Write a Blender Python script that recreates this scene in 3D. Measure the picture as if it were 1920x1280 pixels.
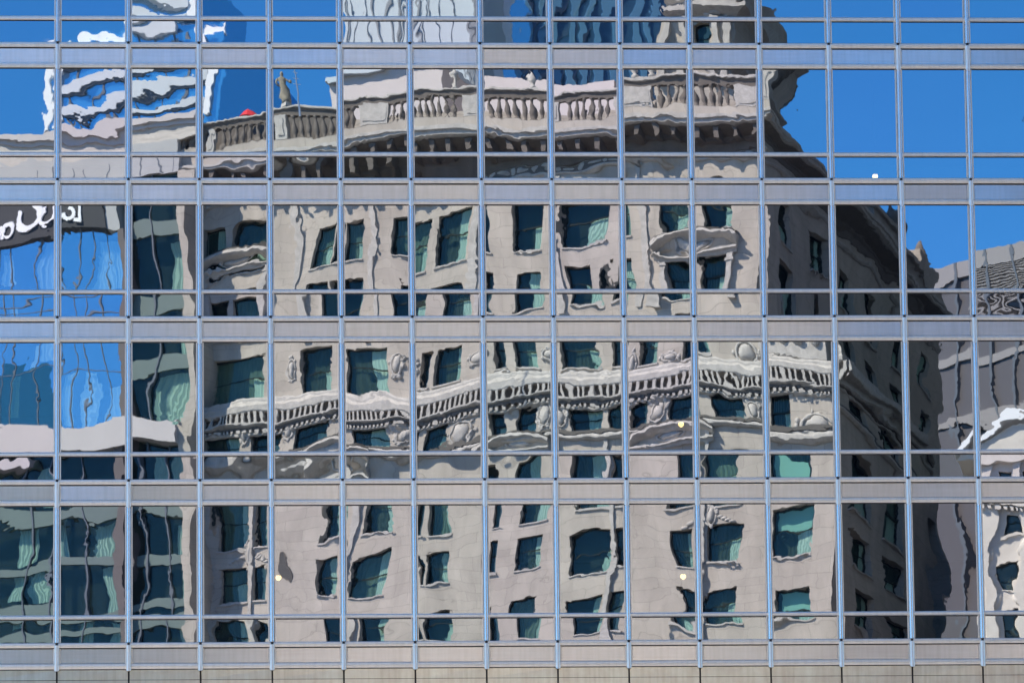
import bpy, math, random
import numpy as np

# ------------------------------------------------------------------ camera, sky, sun
for o in list(bpy.data.objects):
    bpy.data.objects.remove(o)
S = bpy.context.scene
COL = S.collection
R = math.radians

F_PX = 6500.0                                     # focal length in photograph pixels (1920 wide)
PITCH, YAW, ROLL = 0.10132631713, 0.04112805040, -0.01161435394
CAM = np.array([-3.86962545, -86.61232633, 1.7])
V0 = 2200.0 - F_PX * math.tan(PITCH)
Fw = np.array([math.sin(YAW) * math.cos(PITCH), math.cos(YAW) * math.cos(PITCH), math.sin(PITCH)])
R0 = np.array([math.cos(YAW), -math.sin(YAW), 0.0])
U0 = np.cross(R0, Fw)
Rt = R0 * math.cos(ROLL) + U0 * math.sin(ROLL)
Up = U0 * math.cos(ROLL) - R0 * math.sin(ROLL)

cd = bpy.data.cameras.new("camera")
cam = bpy.data.objects.new("camera", cd)
COL.objects.link(cam)
from mathutils import Matrix
cam.matrix_world = Matrix(((Rt[0], Up[0], -Fw[0], CAM[0]), (Rt[1], Up[1], -Fw[1], CAM[1]),
                           (Rt[2], Up[2], -Fw[2], CAM[2]), (0, 0, 0, 1)))
cd.sensor_fit = 'HORIZONTAL'
cd.sensor_width = 36
cd.lens = F_PX / 1920 * 36
cd.shift_y = (V0 - 640) / 1920
cd.clip_end = 6000
S.camera = cam

SUN_AZ = np.array([-0.87, 0.49])                  # horizontal direction towards the sun
SUN_EL = R(46)
W = bpy.data.worlds.new("World")
S.world = W
W.use_nodes = True
nt = W.node_tree
sky = nt.nodes.new("ShaderNodeTexSky")
sky.sky_type = 'NISHITA'
sky.sun_disc = False
sky.sun_elevation = SUN_EL
sky.sun_rotation = math.atan2(SUN_AZ[0], SUN_AZ[1])
sky.air_density = 1.0
sky.dust_density = 0.0
sky.ozone_density = 8.0
sky.altitude = 1500
hs = nt.nodes.new("ShaderNodeHueSaturation")
hs.inputs["Saturation"].default_value = 1.2
hs.inputs["Value"].default_value = 1.15
nt.links.new(sky.outputs[0], hs.inputs["Color"])
nt.links.new(hs.outputs[0], nt.nodes["Background"].inputs[0])
nt.nodes["Background"].inputs[1].default_value = 0.12

sd = bpy.data.lights.new("sun", 'SUN')
sd.energy = 5.0
sd.angle = R(0.5)
sd.color = (1.0, 0.89, 0.76)
sun = bpy.data.objects.new("sun", sd)
COL.objects.link(sun)
from mathutils import Vector
sv = Vector((SUN_AZ[0] * math.cos(SUN_EL), SUN_AZ[1] * math.cos(SUN_EL), math.sin(SUN_EL)))
sun.rotation_euler = (-sv).to_track_quat('-Z', 'Y').to_euler()
sun.location = (-60, 40, 90)

S.view_settings.view_transform = 'Standard'
S.view_settings.look = 'None'
S.view_settings.gamma = 1
S.view_settings.exposure = 0.97
S.cycles.max_bounces = 10
S.cycles.glossy_bounces = 6
S.cycles.transparent_max_bounces = 8
S.cycles.sample_clamp_indirect = 8

rng = random.Random(11)
nrng = np.random.default_rng(5)


# ------------------------------------------------------------------ survey helpers
def ray(u, v):
    return Fw + Rt * ((u - 960) / F_PX) - Up * ((v - V0) / F_PX)


def on_wall(u, v):                                # facade plane y = 0 -> x, z
    d = ray(u, v)
    t = -CAM[1] / d[1]
    return CAM[0] + d[0] * t, CAM[2] + d[2] * t


BASE = {}


class MB:
    """collects faces in world coordinates and links them as one mesh"""
    def __init__(s):
        s.v, s.f = [], []

    def quad(s, a, b, c, d):
        n = len(s.v)
        s.v += [a, b, c, d]
        s.f.append((n, n + 1, n + 2, n + 3))

    def box(s, x0, x1, y0, y1, z0, z1):
        s.hexa([(x0, y0), (x1, y0), (x1, y1), (x0, y1)], z0, z1)

    def hexa(s, p, z0, z1):
        n = len(s.v)
        k = len(p)
        s.v += [(q[0], q[1], z0) for q in p] + [(q[0], q[1], z1) for q in p]
        for i in range(k):
            j = (i + 1) % k
            s.f.append((n + i, n + j, n + k + j, n + k + i))
        s.f.append(tuple(range(n + k - 1, n - 1, -1)))
        s.f.append(tuple(range(n + k, n + 2 * k)))

    def loft(s, rings, close=True, cap=True):
        n = len(s.v)
        k = len(rings[0])
        for r_ in rings:
            s.v += [tuple(p) for p in r_]
        for i in range(len(rings) - 1):
            for j in range(k if close else k - 1):
                a, b = n + i * k + j, n + i * k + (j + 1) % k
                s.f.append((a, b, b + k, a + k))
        if cap:
            s.f.append(tuple(range(n + k - 1, n - 1, -1)))
            e = n + (len(rings) - 1) * k
            s.f.append(tuple(range(e, e + k)))

    def lathe(s, c, prof, seg=10, z0=0):
        s.loft([[(c[0] + r * math.cos(2 * math.pi * i / seg), c[1] + r * math.sin(2 * math.pi * i / seg), z0 + z)
                 for i in range(seg)] for r, z in prof])

    def build(s, name, m, parent=None, base=None, smooth=False):
        me = bpy.data.meshes.new(name)
        b = np.array(BASE[parent.name] if parent is not None else (base or (0, 0, 0)), float)
        vs = (np.array(s.v, float) - b).tolist()
        me.from_pydata(vs, [], s.f)
        me.materials.append(m)
        if smooth:
            me.polygons.foreach_set("use_smooth", [True] * len(me.polygons))
        me.update()
        o = bpy.data.objects.new(name, me)
        COL.objects.link(o)
        if parent is not None:
            o.parent = parent
        else:
            o.location = b.tolist()
        BASE[o.name] = b.tolist()
        return o


def sub(o, p):                                    # parent a mesh that already has world-relative coordinates
    o.parent = p
    return o


def empty(name, loc, label=None, cat=None, group=None):
    o = bpy.data.objects.new(name, None)
    COL.objects.link(o)
    o.location = loc
    BASE[o.name] = [float(c) for c in loc]
    tag(o, label, cat, group)
    return o


def tag(o, label=None, cat=None, group=None, kind=None):
    if label: o['label'] = label
    if cat: o['category'] = cat
    if group: o['group'] = group
    if kind: o['kind'] = kind
    return o


class Face:
    """a vertical wall across the street, surveyed through its mirror image in the glass.
    s runs to the right in the mirror image, n runs into the building, z is up."""
    def __init__(f, p, d):
        f.p, f.d = np.array(p[:2], float), np.array(d[:2], float) / np.linalg.norm(d[:2])
        f.i = np.array([-f.d[1], f.d[0]])
        if f.i[1] < 0 and abs(f.i[1]) > abs(f.i[0]) * 0.2: f.i = -f.i

    def at(f, s, n, z):
        q = f.p + f.d * s + f.i * n
        return (q[0], -q[1], z)

    def sz(f, u, v, n=0.0):
        r = ray(u, v)
        o = f.p + f.i * n
        t = ((o - CAM[:2]) @ f.i) / (r[:2] @ f.i)
        q = CAM + r * t
        return (q[:2] - f.p) @ f.d, q[2]

    def box(f, mb, s0, s1, n0, n1, z0, z1):
        mb.hexa([f.at(s0, n0, 0)[:2], f.at(s1, n0, 0)[:2], f.at(s1, n1, 0)[:2], f.at(s0, n1, 0)[:2]], z0, z1)

    def rect(f, mb, s0, s1, z0, z1, n=0.0):
        mb.quad(f.at(s0, n, z0), f.at(s1, n, z0), f.at(s1, n, z1), f.at(s0, n, z1))

    def poly(f, mb, pts, n0, n1):                 # extruded outline [(s, z)]
        mb.loft([[f.at(s, n0, z) for s, z in pts], [f.at(s, n1, z) for s, z in pts]])

    def profile(f, mb, s0, s1, prof):             # moulding [(n, z)] swept along s
        mb.loft([[f.at(s0, n, z) for n, z in prof], [f.at(s1, n, z) for n, z in prof]])

    def ellip(f, mb, s, z, rs, rz, rn, n=0.0, seg=14, rings=6):
        rr = []
        for i in range(rings + 1):
            a = math.pi / 2 * i / rings
            k, dn = math.cos(a), math.sin(a)
            k = max(k, 0.02)
            rr.append([f.at(s + rs * k * math.cos(2 * math.pi * j / seg), n - rn * dn,
                            z + rz * k * math.sin(2 * math.pi * j / seg)) for j in range(seg)])
        mb.loft(rr)

    def ring(f, mb, s, z, rs, rz, w, n=0.0, a0=0.0, a1=2 * math.pi, seg=20):
        rr = []
        for j in range(seg + 1):
            a = a0 + (a1 - a0) * j / seg
            c, sn = math.cos(a), math.sin(a)
            q = []
            for k in range(6):
                b = 2 * math.pi * k / 6
                q.append(f.at(s + (rs + w * math.cos(b)) * c, n - w * math.sin(b) * 1.2, z + (rz + w * math.cos(b)) * sn))
            rr.append(q)
        mb.loft(rr)


def level_face(u1, v1, y1, u2, v2):
    """wall through the level line seen at (u1,v1) and (u2,v2); the first end stands y1 behind the mirror"""
    r1, r2 = ray(u1, v1), ray(u2, v2)
    t1 = (y1 - CAM[1]) / r1[1]
    P1 = CAM + r1 * t1
    t2 = (P1[2] - CAM[2]) / r2[2]
    P2 = CAM + r2 * t2
    d = P2[:2] - P1[:2]
    if u2 < u1: d = -d
    return Face(P1, d)


# ------------------------------------------------------------------ materials
def mat(name, col, rough=0.6, metal=0.0, noise=0.0, nscale=1.0, spec=0.5, bump=0.0, stretch=(1, 1, 1), joints=None, emit=None, streak=0):
    m = bpy.data.materials.new(name)
    m.use_nodes = True
    t = m.node_tree
    b = t.nodes["Principled BSDF"]
    b.inputs["Base Color"].default_value = (*col, 1)
    b.inputs["Roughness"].default_value = rough
    b.inputs["Metallic"].default_value = metal
    b.inputs["Specular IOR Level"].default_value = spec
    tc = t.nodes.new("ShaderNodeTexCoord")
    mp = t.nodes.new("ShaderNodeMapping")
    mp.inputs["Scale"].default_value = stretch
    t.links.new(tc.outputs["Object"], mp.inputs[0])
    out = None
    if noise or bump:
        n = t.nodes.new("ShaderNodeTexNoise")
        n.inputs["Scale"].default_value = nscale
        n.inputs["Detail"].default_value = 10
        n.inputs["Roughness"].default_value = 0.7
        t.links.new(mp.outputs[0], n.inputs["Vector"])
    if noise:
        cr = t.nodes.new("ShaderNodeValToRGB")
        cr.color_ramp.elements[0].position = 0.3
        cr.color_ramp.elements[1].position = 0.7
        cr.color_ramp.elements[0].color = (*[c * (1 - noise) for c in col], 1)
        cr.color_ramp.elements[1].color = (*[min(1, c * (1 + noise * 0.7)) for c in col], 1)
        t.links.new(n.outputs["Fac"], cr.inputs[0])
        out = cr.outputs[0]
    if streak:                                    # rain runs down the metal
        mp3 = t.nodes.new("ShaderNodeMapping")
        mp3.inputs["Scale"].default_value = (7, 7, 0.5)
        t.links.new(tc.outputs["Object"], mp3.inputs[0])
        n3 = t.nodes.new("ShaderNodeTexNoise")
        n3.inputs["Scale"].default_value = 1.6
        n3.inputs["Detail"].default_value = 5
        t.links.new(mp3.outputs[0], n3.inputs["Vector"])
        cr3 = t.nodes.new("ShaderNodeValToRGB")
        cr3.color_ramp.elements[0].position = 0.32
        cr3.color_ramp.elements[1].position = 0.62
        cr3.color_ramp.elements[0].color = (1 - streak, 1 - streak * 1.1, 1 - streak * 1.25, 1)
        cr3.color_ramp.elements[1].color = (1, 1, 1, 1)
        t.links.new(n3.outputs["Fac"], cr3.inputs[0])
        mx3 = t.nodes.new("ShaderNodeMix")
        mx3.data_type = 'RGBA'
        mx3.blend_type = 'MULTIPLY'
        mx3.inputs[0].default_value = 1
        if out: t.links.new(out, mx3.inputs[6])
        else: mx3.inputs[6].default_value = (*col, 1)
        t.links.new(cr3.outputs[0], mx3.inputs[7])
        out = mx3.outputs[2]
    if joints:                                    # (axis frame matrix rows, block w, block h, shade)
        ang, bw, bh, shade = joints
        mp2 = t.nodes.new("ShaderNodeMapping")
        mp2.inputs["Rotation"].default_value = (0, 0, ang)
        t.links.new(tc.outputs["Object"], mp2.inputs[0])
        sx = t.nodes.new("ShaderNodeSeparateXYZ")
        t.links.new(mp2.outputs[0], sx.inputs[0])
        cx = t.nodes.new("ShaderNodeCombineXYZ")
        t.links.new(sx.outputs[0], cx.inputs[0])
        t.links.new(sx.outputs[2], cx.inputs[1])
        br = t.nodes.new("ShaderNodeTexBrick")
        br.inputs["Scale"].default_value = 1
        br.inputs["Mortar Size"].default_value = 0.012
        br.inputs["Brick Width"].default_value = bw
        br.inputs["Row Height"].default_value = bh
        br.inputs["Color1"].default_value = (1, 1, 1, 1)
        br.inputs["Color2"].default_value = (0.9, 0.89, 0.9, 1)
        br.inputs["Mortar"].default_value = (shade, shade, shade, 1)
        t.links.new(cx.outputs[0], br.inputs["Vector"])
        mx = t.nodes.new("ShaderNodeMix")
        mx.data_type = 'RGBA'
        mx.blend_type = 'MULTIPLY'
        mx.inputs[0].default_value = 1
        if out: t.links.new(out, mx.inputs[6])
        else: mx.inputs[6].default_value = (*col, 1)
        t.links.new(br.outputs[0], mx.inputs[7])
        out = mx.outputs[2]
    if out: t.links.new(out, b.inputs["Base Color"])
    if bump:
        bp = t.nodes.new("ShaderNodeBump")
        bp.inputs["Strength"].default_value = bump
        bp.inputs["Distance"].default_value = 0.05
        t.links.new(n.outputs["Fac"], bp.inputs["Height"])
        t.links.new(bp.outputs[0], b.inputs["Normal"])
    if emit:
        b.inputs["Emission Color"].default_value = (*emit[:3], 1)
        b.inputs["Emission Strength"].default_value = emit[3]
    return m


def glass_mat(name, refl, refl_col, under, see=0.0, rough=0.0, vary=False):
    """coated glass: a mirror coat over a tinted, partly clear sheet"""
    m = bpy.data.materials.new(name)
    m.use_nodes = True
    t = m.node_tree
    t.nodes.remove(t.nodes["Principled BSDF"])
    out = t.nodes["Material Output"]
    g = t.nodes.new("ShaderNodeBsdfGlossy")
    g.inputs["Color"].default_value = (*refl_col, 1)
    g.inputs["Roughness"].default_value = rough
    if vary:                                      # sheets from different batches differ slightly in tint
        oi = t.nodes.new("ShaderNodeObjectInfo")
        cr = t.nodes.new("ShaderNodeValToRGB")
        cr.color_ramp.elements[0].color = (0.92, 0.925, 0.985, 1)
        cr.color_ramp.elements[1].color = (0.885, 0.965, 0.955, 1)
        e = cr.color_ramp.elements.new(0.5)
        e.color = (0.93, 0.95, 0.96, 1)
        t.links.new(oi.outputs["Random"], cr.inputs[0])
        t.links.new(cr.outputs[0], g.inputs["Color"])
    d = t.nodes.new("ShaderNodeBsdfDiffuse")
    d.inputs["Color"].default_value = (*under, 1)
    base = d.outputs[0]
    if see > 0:
        tr = t.nodes.new("ShaderNodeBsdfTransparent")
        tr.inputs["Color"].default_value = (0.78, 0.93, 0.86, 1)
        m1 = t.nodes.new("ShaderNodeMixShader")
        m1.inputs[0].default_value = see
        t.links.new(base, m1.inputs[1])
        t.links.new(tr.outputs[0], m1.inputs[2])
        base = m1.outputs[0]
    m2 = t.nodes.new("ShaderNodeMixShader")
    m2.inputs[0].default_value = refl
    t.links.new(base, m2.inputs[1])
    t.links.new(g.outputs[0], m2.inputs[2])
    t.links.new(m2.outputs[0], out.inputs[0])
    return m


M_pane = glass_mat("mirror_glass", 0.57, (0.93, 0.95, 0.97), (0.016, 0.024, 0.040), 0.7, rough=0.007, vary=True)
M_steel = mat("brushed_steel", (1.0, 0.92, 0.80), 0.34, 0.5, 0.06, 3.0, stretch=(0.6, 1, 60), bump=0.01, streak=.07)
M_panel = mat("brushed_panel", (1.0, 0.915, 0.83), 0.17, 0.72, 0.08, 1.2, stretch=(0.5, 1, 14), bump=0.01, streak=.09)
M_base = mat("warm_lit_panel", (1.0, 0.885, 0.71), 0.2, 0.65, 0.16, 1.6, bump=0.015, streak=.15)  # warmer than the other panels, painting in sunlight reflected onto them
M_tube = mat("polished_tube", (1.0, 0.88, 0.77), 0.20, 0.75, 0.04, 6)
M_gask = mat("black_gasket", (0.012, 0.012, 0.013), 0.6)
M_slab = mat("dark_interior", (0.03, 0.03, 0.03), 0.9)
M_conc = mat("lower_cladding", (0.4, 0.4, 0.41), 0.5, 0.6, 0.1, 1)
M_ground = mat("paving", (0.05, 0.052, 0.055), 0.9, 0, 0.2, 0.3)
M_asph = mat("asphalt", (0.05, 0.05, 0.052), 0.9, 0, 0.2, 2)
M_lamp = mat("lit_globe", (1, 0.9, 0.7), 0.4, emit=(1.0, 0.60, 0.22, 3.5))
M_cord = mat("lamp_cord", (0.05, 0.05, 0.05), 0.6)

# ------------------------------------------------------------------ ground
g = MB()
g.box(-900, 900, -1200, 900, -0.5, 0.0)
tag(g.build("ground", M_ground), kind='structure')
g = MB()
g.box(-900, 900, -58, -3, 0.0, 0.02)
tag(g.build("bounce_plaza", mat("bounce_paving", (0.60, 0.54, 0.48), 0.8, 0, 0.12, 0.8)), kind='structure')  # unseen pale strip added to bounce sunlight up onto the facade

# ------------------------------------------------------------------ the glass office building
MOD = 1.8
NX = 14
K0, K1 = -2, 15                                   # mullions k run beyond the frame on both sides
mx = lambda k: MOD * (k - 6.5)
zv = lambda v: on_wall(960, v)[1]
# image rows of one storey: vision top, vision bottom, transom top, transom bottom
ROWS = [(-128, 33, 41, 82), (130, 287, 295, 335), (385, 543.5, 551, 593), (641, 846, 854, 897), (946, 1150, 1158, 1201)]
SPAN = [(92, 121), (346, 376), (603, 632), (907, 936), (1211, 1240)]
Z_TOP, Z_BOT = zv(-136), zv(1330)

OB = empty("glass_office_building", (0, 0, 0),
           "mirror glass office facade with steel grid, reflecting old stone buildings and blue sky", "building")

A_H = 1.0 / (7020 * 72.0)                         # potential (px^2) -> sheet depth (m)


def pane(name, k, v0, v1, warp, seed, small=False):
    """one slightly warped sheet of mirror glass between mullions k and k+1"""
    r = np.random.default_rng(seed)
    x0, x1 = mx(k) + 0.085, mx(k + 1) - 0.085
    z1, z0 = zv(v0) , zv(v1)
    nu = 84
    nv = max(14, int((z1 - z0) / 0.0215))
    X, Z = np.meshgrid(np.linspace(x0, x1, nu + 1), np.linspace(z0, z1, nv + 1))
    a = (X - (x0 + x1) / 2) * 72
    b = ((z0 + z1) / 2 - Z) * 72                  # downwards, px
    hu, hv = (x1 - x0) * 36, (z1 - z0) * 36
    w = dict(du=0, dv=0, uu=0, vv=0, uv=0, lo=1, hi=1)
    w.update(warp)
    phi = w['du'] * a + w['dv'] * b + 0.5 * w['uu'] * a * a + 0.5 * w['vv'] * b * b + w['uv'] * a * b
    if 'fit' in w:
        for (i, j, c) in w['fit']:
            phi += c * (a / hu) ** i * (b / hv) ** j

    def waves(n, l0, l1, amp, sq=1.0):
        p = 0
        for _ in range(n):
            lam = r.uniform(l0, l1)
            th = r.uniform(0, math.pi)
            ku, kv = math.cos(th) / lam * 2 * math.pi, math.sin(th) / lam * 2 * math.pi * sq
            A = amp * r.uniform(0.4, 1.0) / math.hypot(ku, kv)
            p = p + A * np.sin(ku * a + kv * b + r.uniform(0, 6.28))
        return p
    if small:
        phi += w['lo'] * (waves(3, 60, 160, 5.0) + waves(3, 26, 60, 4.0))
        phi += w['hi'] * waves(5, 10, 24, 0.9)
    else:
        env = 0.85 + 0.75 * np.sin(a / r.uniform(22, 45) + r.uniform(0, 6)) * np.sin(b / r.uniform(22, 45) + r.uniform(0, 6))
        phi += w['lo'] * (waves(3, 120, 280, 9.5) + waves(6, 36, 100, 3.1) * env)
        phi += w['hi'] * env * (waves(9, 12, 32, 1.0) + waves(7, 5.0, 10, 0.42))
        patch = np.clip(np.sin(a / r.uniform(14, 30) + r.uniform(0, 6)) * np.sin(b / r.uniform(16, 34) + r.uniform(0, 6)) - 0.15, 0, 1)
        phi += w['hi'] * patch * waves(7, 6.5, 13, 2.3)
    if 'spot' in w:                               # a local dent in the sheet
        ca, cb, am, sa, sb = w['spot']
        phi += am * (a - ca) * np.exp(-(((a - ca) / sa) ** 2 + ((b - cb) / sb) ** 2) ** 2)
    # sheets are gripped at their edges
    ea = np.exp(-(hu - np.abs(a)) / 7.0)
    eb = np.exp(-(hv - np.abs(b)) / 6.0)
    phi += r.uniform(-30, 30) * ea * np.where(a > 0, 1, r.uniform(-1, 1)) + r.uniform(-26, 26) * eb * np.where(b > 0, 1, r.uniform(-1, 1))
    Y = phi * A_H
    Y -= Y.mean()
    n = (nu + 1) * (nv + 1)
    co = np.stack([X, Y, Z], -1).reshape(-1, 3)
    base = np.array([0, 0, 0.0])
    idx = np.arange(n).reshape(nv + 1, nu + 1)
    q = np.stack([idx[:-1, :-1], idx[:-1, 1:], idx[1:, 1:], idx[1:, :-1]], -1).reshape(-1, 4)
    me = bpy.data.meshes.new(name)
    me.vertices.add(n)
    me.vertices.foreach_set("co", co.ravel())
    nf = len(q)
    me.loops.add(nf * 4)
    me.loops.foreach_set("vertex_index", q.ravel())
    me.polygons.add(nf)
    me.polygons.foreach_set("loop_start", np.arange(nf) * 4)
    me.polygons.foreach_set("loop_total", np.full(nf, 4))
    me.polygons.foreach_set("use_smooth", np.ones(nf, bool))
    me.materials.append(M_pane)
    me.update(calc_edges=True)
    me.validate()
    o = bpy.data.objects.new(name, me)
    COL.objects.link(o)
    o.parent = OB
    return o


# measured lean and bow of single sheets: (row, column) -> image shift in px and its gradients
WARP_V = {}
WARP_T = {}
WARP_V.update({
    (1, 2): dict(dv=6, uv=.09, lo=.5), (1, 3): dict(dv=11, uv=-.06, lo=.4, hi=.5), (1, 4): dict(dv=21, uv=.08, lo=.5), (1, 5): dict(dv=17, uv=-.07, lo=.5),
    (1, 6): dict(dv=3, uv=-.10, lo=.5), (1, 7): dict(dv=-15, uv=-.07, lo=.5), (1, 8): dict(dv=-2, uv=-.04, lo=.6), (1, 9): dict(dv=-13, uv=-.10, lo=.5),
    (2, 2): dict(dv=8, uv=.05), (2, 3): dict(du=10, uv=.04), (2, 4): dict(dv=3, uu=-.08, uv=-.10), (2, 5): dict(dv=-12, uv=.14, lo=.8), (2, 6): dict(uu=.05), (2, 7): dict(dv=2, vv=.05),
    (2, 8): dict(du=-6, uv=-.12), (2, 9): dict(du=5, uv=.04),
    (3, 2): dict(dv=-7, uv=.015, lo=.6), (3, 3): dict(dv=-2, uv=.085, lo=.6), (3, 4): dict(dv=-13, uv=-.10), (3, 5): dict(dv=-12, uv=.13, lo=.6),
    (3, 6): dict(lo=.6), (3, 7): dict(dv=-5, uv=-.06, lo=.7), (3, 8): dict(dv=-6, uv=.12, lo=.6), (3, 9): dict(dv=-5, uv=-.16, lo=.6), (3, 10): dict(dv=-25, uv=-.13, vv=-.15, lo=.7),
    (4, 2): dict(dv=-15, lo=.8), (4, 3): dict(dv=-12, du=14, uu=-.2), (4, 4): dict(dv=-14, uv=.09, lo=.8), (4, 5): dict(dv=-12, uu=.08, lo=.8), (4, 6): dict(uv=.12), (4, 7): dict(dv=1, uv=.05),
    (4, 8): dict(du=-4, uv=-.08), (4, 9): dict(du=3, uv=.06, lo=.8), (4, 10): dict(vv=-.22, dv=2, lo=.7),
})
WARP_T.update({(3, k): dict(vv=v, dv=d) for k, v, d in ((1, -.3, 0), (2, -.6, -8), (3, -.72, -14), (4, -.7, -22), (5, -.62, -24), (6, -.45, 2), (7, -.2, 0), (8, -.3, 2), (9, -.2, 0), (10, -.5, -4), (11, -.4, 0), (12, -.5, 0))})
WARP_V[(4, 3)].update(uu=-.1)


for r_, (a0, a1, b0, b1) in enumerate(ROWS):
    for k in range(K0, K1):
        wv = WARP_V.get((r_, k), {})
        pane("vision_pane", k, a0, a1, wv, 1000 + r_ * 40 + k)
        rs = np.random.default_rng(77 + r_ * 31 + k)
        wt = dict(vv=rs.uniform(-0.75, 0.3), du=rs.uniform(-5, 5), dv=rs.uniform(-3, 3))
        wt.update(WARP_T.get((r_, k), {}))
        pane("transom_pane", k, b0, b1, wt, 3000 + r_ * 40 + k, True)

# spandrel panels, shallow pans of brushed steel
for r_, (a0, a1) in enumerate(SPAN):
    for k in range(K0, K1):
        x0, x1, z1, z0 = mx(k) + 0.1, mx(k + 1) - 0.1, zv(a0), zv(a1)
        m = MB()
        t1, t2 = rng.uniform(-.006, .006), rng.uniform(-.006, .006)
        c = 0.018
        m.quad((x0, -0.01 + t1, z0 + c), (x1, -0.01 + t2, z0 + c), (x1, -0.01 - t1, z1 - c), (x0, -0.01 - t2, z1 - c))
        for (xa, xb, za, zb) in ((x0, x1, z0, z0 + c), (x0, x1, z1 - c, z1)):
            m.quad((xa, 0.012, za), (xb, 0.012, za), (xb, 0.012, zb), (xa, 0.012, zb))
        m.build("spandrel_panel", M_panel, OB)
# tall base panels under the lowest rail, each in two courses
zb0, zb1, zb2 = zv(1251), zv(1270), zv(1330)
for k in range(K0, K1):
    x0, x1 = mx(k) + 0.022, mx(k + 1) - 0.022
    m = MB()
    t = rng.uniform(-.008, .008)
    m.quad((x0, -0.02 + t, zb1 + .006), (x1, -0.02 - t, zb1 + .006), (x1, -0.02, zb0), (x0, -0.02, zb0))
    m.quad((x0, -0.02 - t, zb2), (x1, -0.02 + t, zb2), (x1, -0.02 + t, zb1 - .006), (x0, -0.02 - t, zb1 - .006))
    m.build("base_panel", M_base, OB)
m = MB()
m.box(mx(K0), mx(K1), 0.03, 0.06, zb2, zb0)
m.build("seam_backing", M_gask, OB)

# horizontal rails
XA, XB = mx(K0) - .05, mx(K1) + .05


def rail(v0, v1, out, thin=False):
    z1, z0 = zv(v0), zv(v1)
    h = z1 - z0
    m = MB()
    if thin:
        prof = [(0.03, z1), (-out * .5, z1), (-out, z1 - h * .25), (-out, z0 + h * .35), (-out * .4, z0 + h * .22), (0.03, z0 + h * .22)]
    else:
        prof = [(0.03, z1), (-out * .6, z1 - h * .04), (-out * .95, z1 - h * .16), (-out, z1 - h * .44), (-out * .72, z1 - h * .50),
                (-out * .72, z1 - h * .56), (-out * .92, z1 - h * .62), (-out * .85, z0 + h * .18), (0.03, z0 + h * .18)]
    m.loft([[(XA, y, z) for y, z in prof], [(XB, y, z) for y, z in prof]])
    o = m.build("transom_rail", M_steel, OB)
    m2 = MB()
    m2.box(XA, XB, -out * .35, 0.035, z0 + h * .06, z0 + h * .18)
    m2.build("rail_gasket", M_gask, o)


for r_, (a0, a1, b0, b1) in enumerate(ROWS):
    rail(a1 - 1, b0 + 1, 0.05, True)
    rail(b1 - 1, SPAN[r_][0] + 1, 0.07)
for r_, (a0, a1) in enumerate(SPAN):
    rail(a1 - 1, (ROWS[r_ + 1][0] if r_ < 4 else 1251) + 1, 0.07)

# mullions: a rounded tube per storey on a flat back strip, with splice ring and collar
tops = [zv(84), zv(338), zv(595), zv(899), zv(1203)]
spans = [(zv(-120), tops[0])] + [(tops[i], tops[i + 1]) for i in range(4)] + [(tops[4], zv(1246))]


def half_tube(m, x, rad, z0, z1, y=-0.045, seg=10, deep=1.25):
    ring_ = lambda z: [(x + rad * math.sin(math.pi * (j / seg - .5)), y - rad * deep * math.cos(math.pi * (j / seg - .5)), z)
                       for j in range(seg + 1)] + [(x + rad, 0.02, z), (x - rad, 0.02, z)]
    m.loft([ring_(z0), ring_(z1)], cap=False)


def add_tube(k, i, z1, z0):
    x = mx(k)
    m = MB()
    half_tube(m, x, 0.056, z0 + .03, z1 - .035)
    t = m.build("mullion", M_tube, OB, smooth=False)
    for p in t.data.polygons: p.use_smooth = len(p.vertices) == 4
    m = MB()
    m.box(x - .094, x - .064, -0.018, 0.03, z0, z1)
    m.box(x + .064, x + .094, -0.018, 0.03, z0, z1)
    m.build("side_frame", M_steel, t)
    m = MB()
    half_tube(m, x, 0.040, z1 - .035, z1 + .03, y=-0.04)
    m.build("splice_gap", M_gask, t)
    m = MB()
    half_tube(m, x, 0.059, z1 - .62, z1 - .13)
    m.build("spandrel_sleeve", M_steel, t)
    m = MB()                                      # pointed foot over the lower rail
    rings = [[], []]
    for j in range(11):
        a = math.pi * (j / 10 - .5)
        px, py = x + .069 * math.sin(a), -0.045 - .086 * math.cos(a)
        rings[0].append((px, py, z1 - .56))
        rings[1].append((px, py, z1 - .64 - .06 * math.cos(a)))
    m.loft(rings, close=False, cap=False)
    m.build("sleeve_foot", M_steel, t, smooth=True)
    m = MB()                                      # collar with a pointed foot
    cz = z1 - .04
    seg = 10
    rings = [[], []]
    for j in range(seg + 1):
        a = math.pi * (j / seg - .5)
        px, py = x + .067 * math.sin(a), -0.045 - .082 * math.cos(a)
        rings[0].append((px, py, cz))
        rings[1].append((px, py, cz - .10 - .05 * math.cos(a)))
    m.loft(rings, close=False, cap=False)
    m.build("splice_collar", M_steel, t, smooth=True)
    return t


def clone(o, dx, par=None):
    c = o.copy()
    COL.objects.link(c)
    c.parent = par or OB
    if par is None: c.location.x += dx
    for ch in o.children: clone(ch, 0, c)
    return c


for i, (z1, z0) in enumerate(spans):
    t0 = add_tube(K0, i, z1, z0)
    for k in range(K0 + 1, K1 + 1):
        clone(t0, mx(k) - mx(K0))

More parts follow.
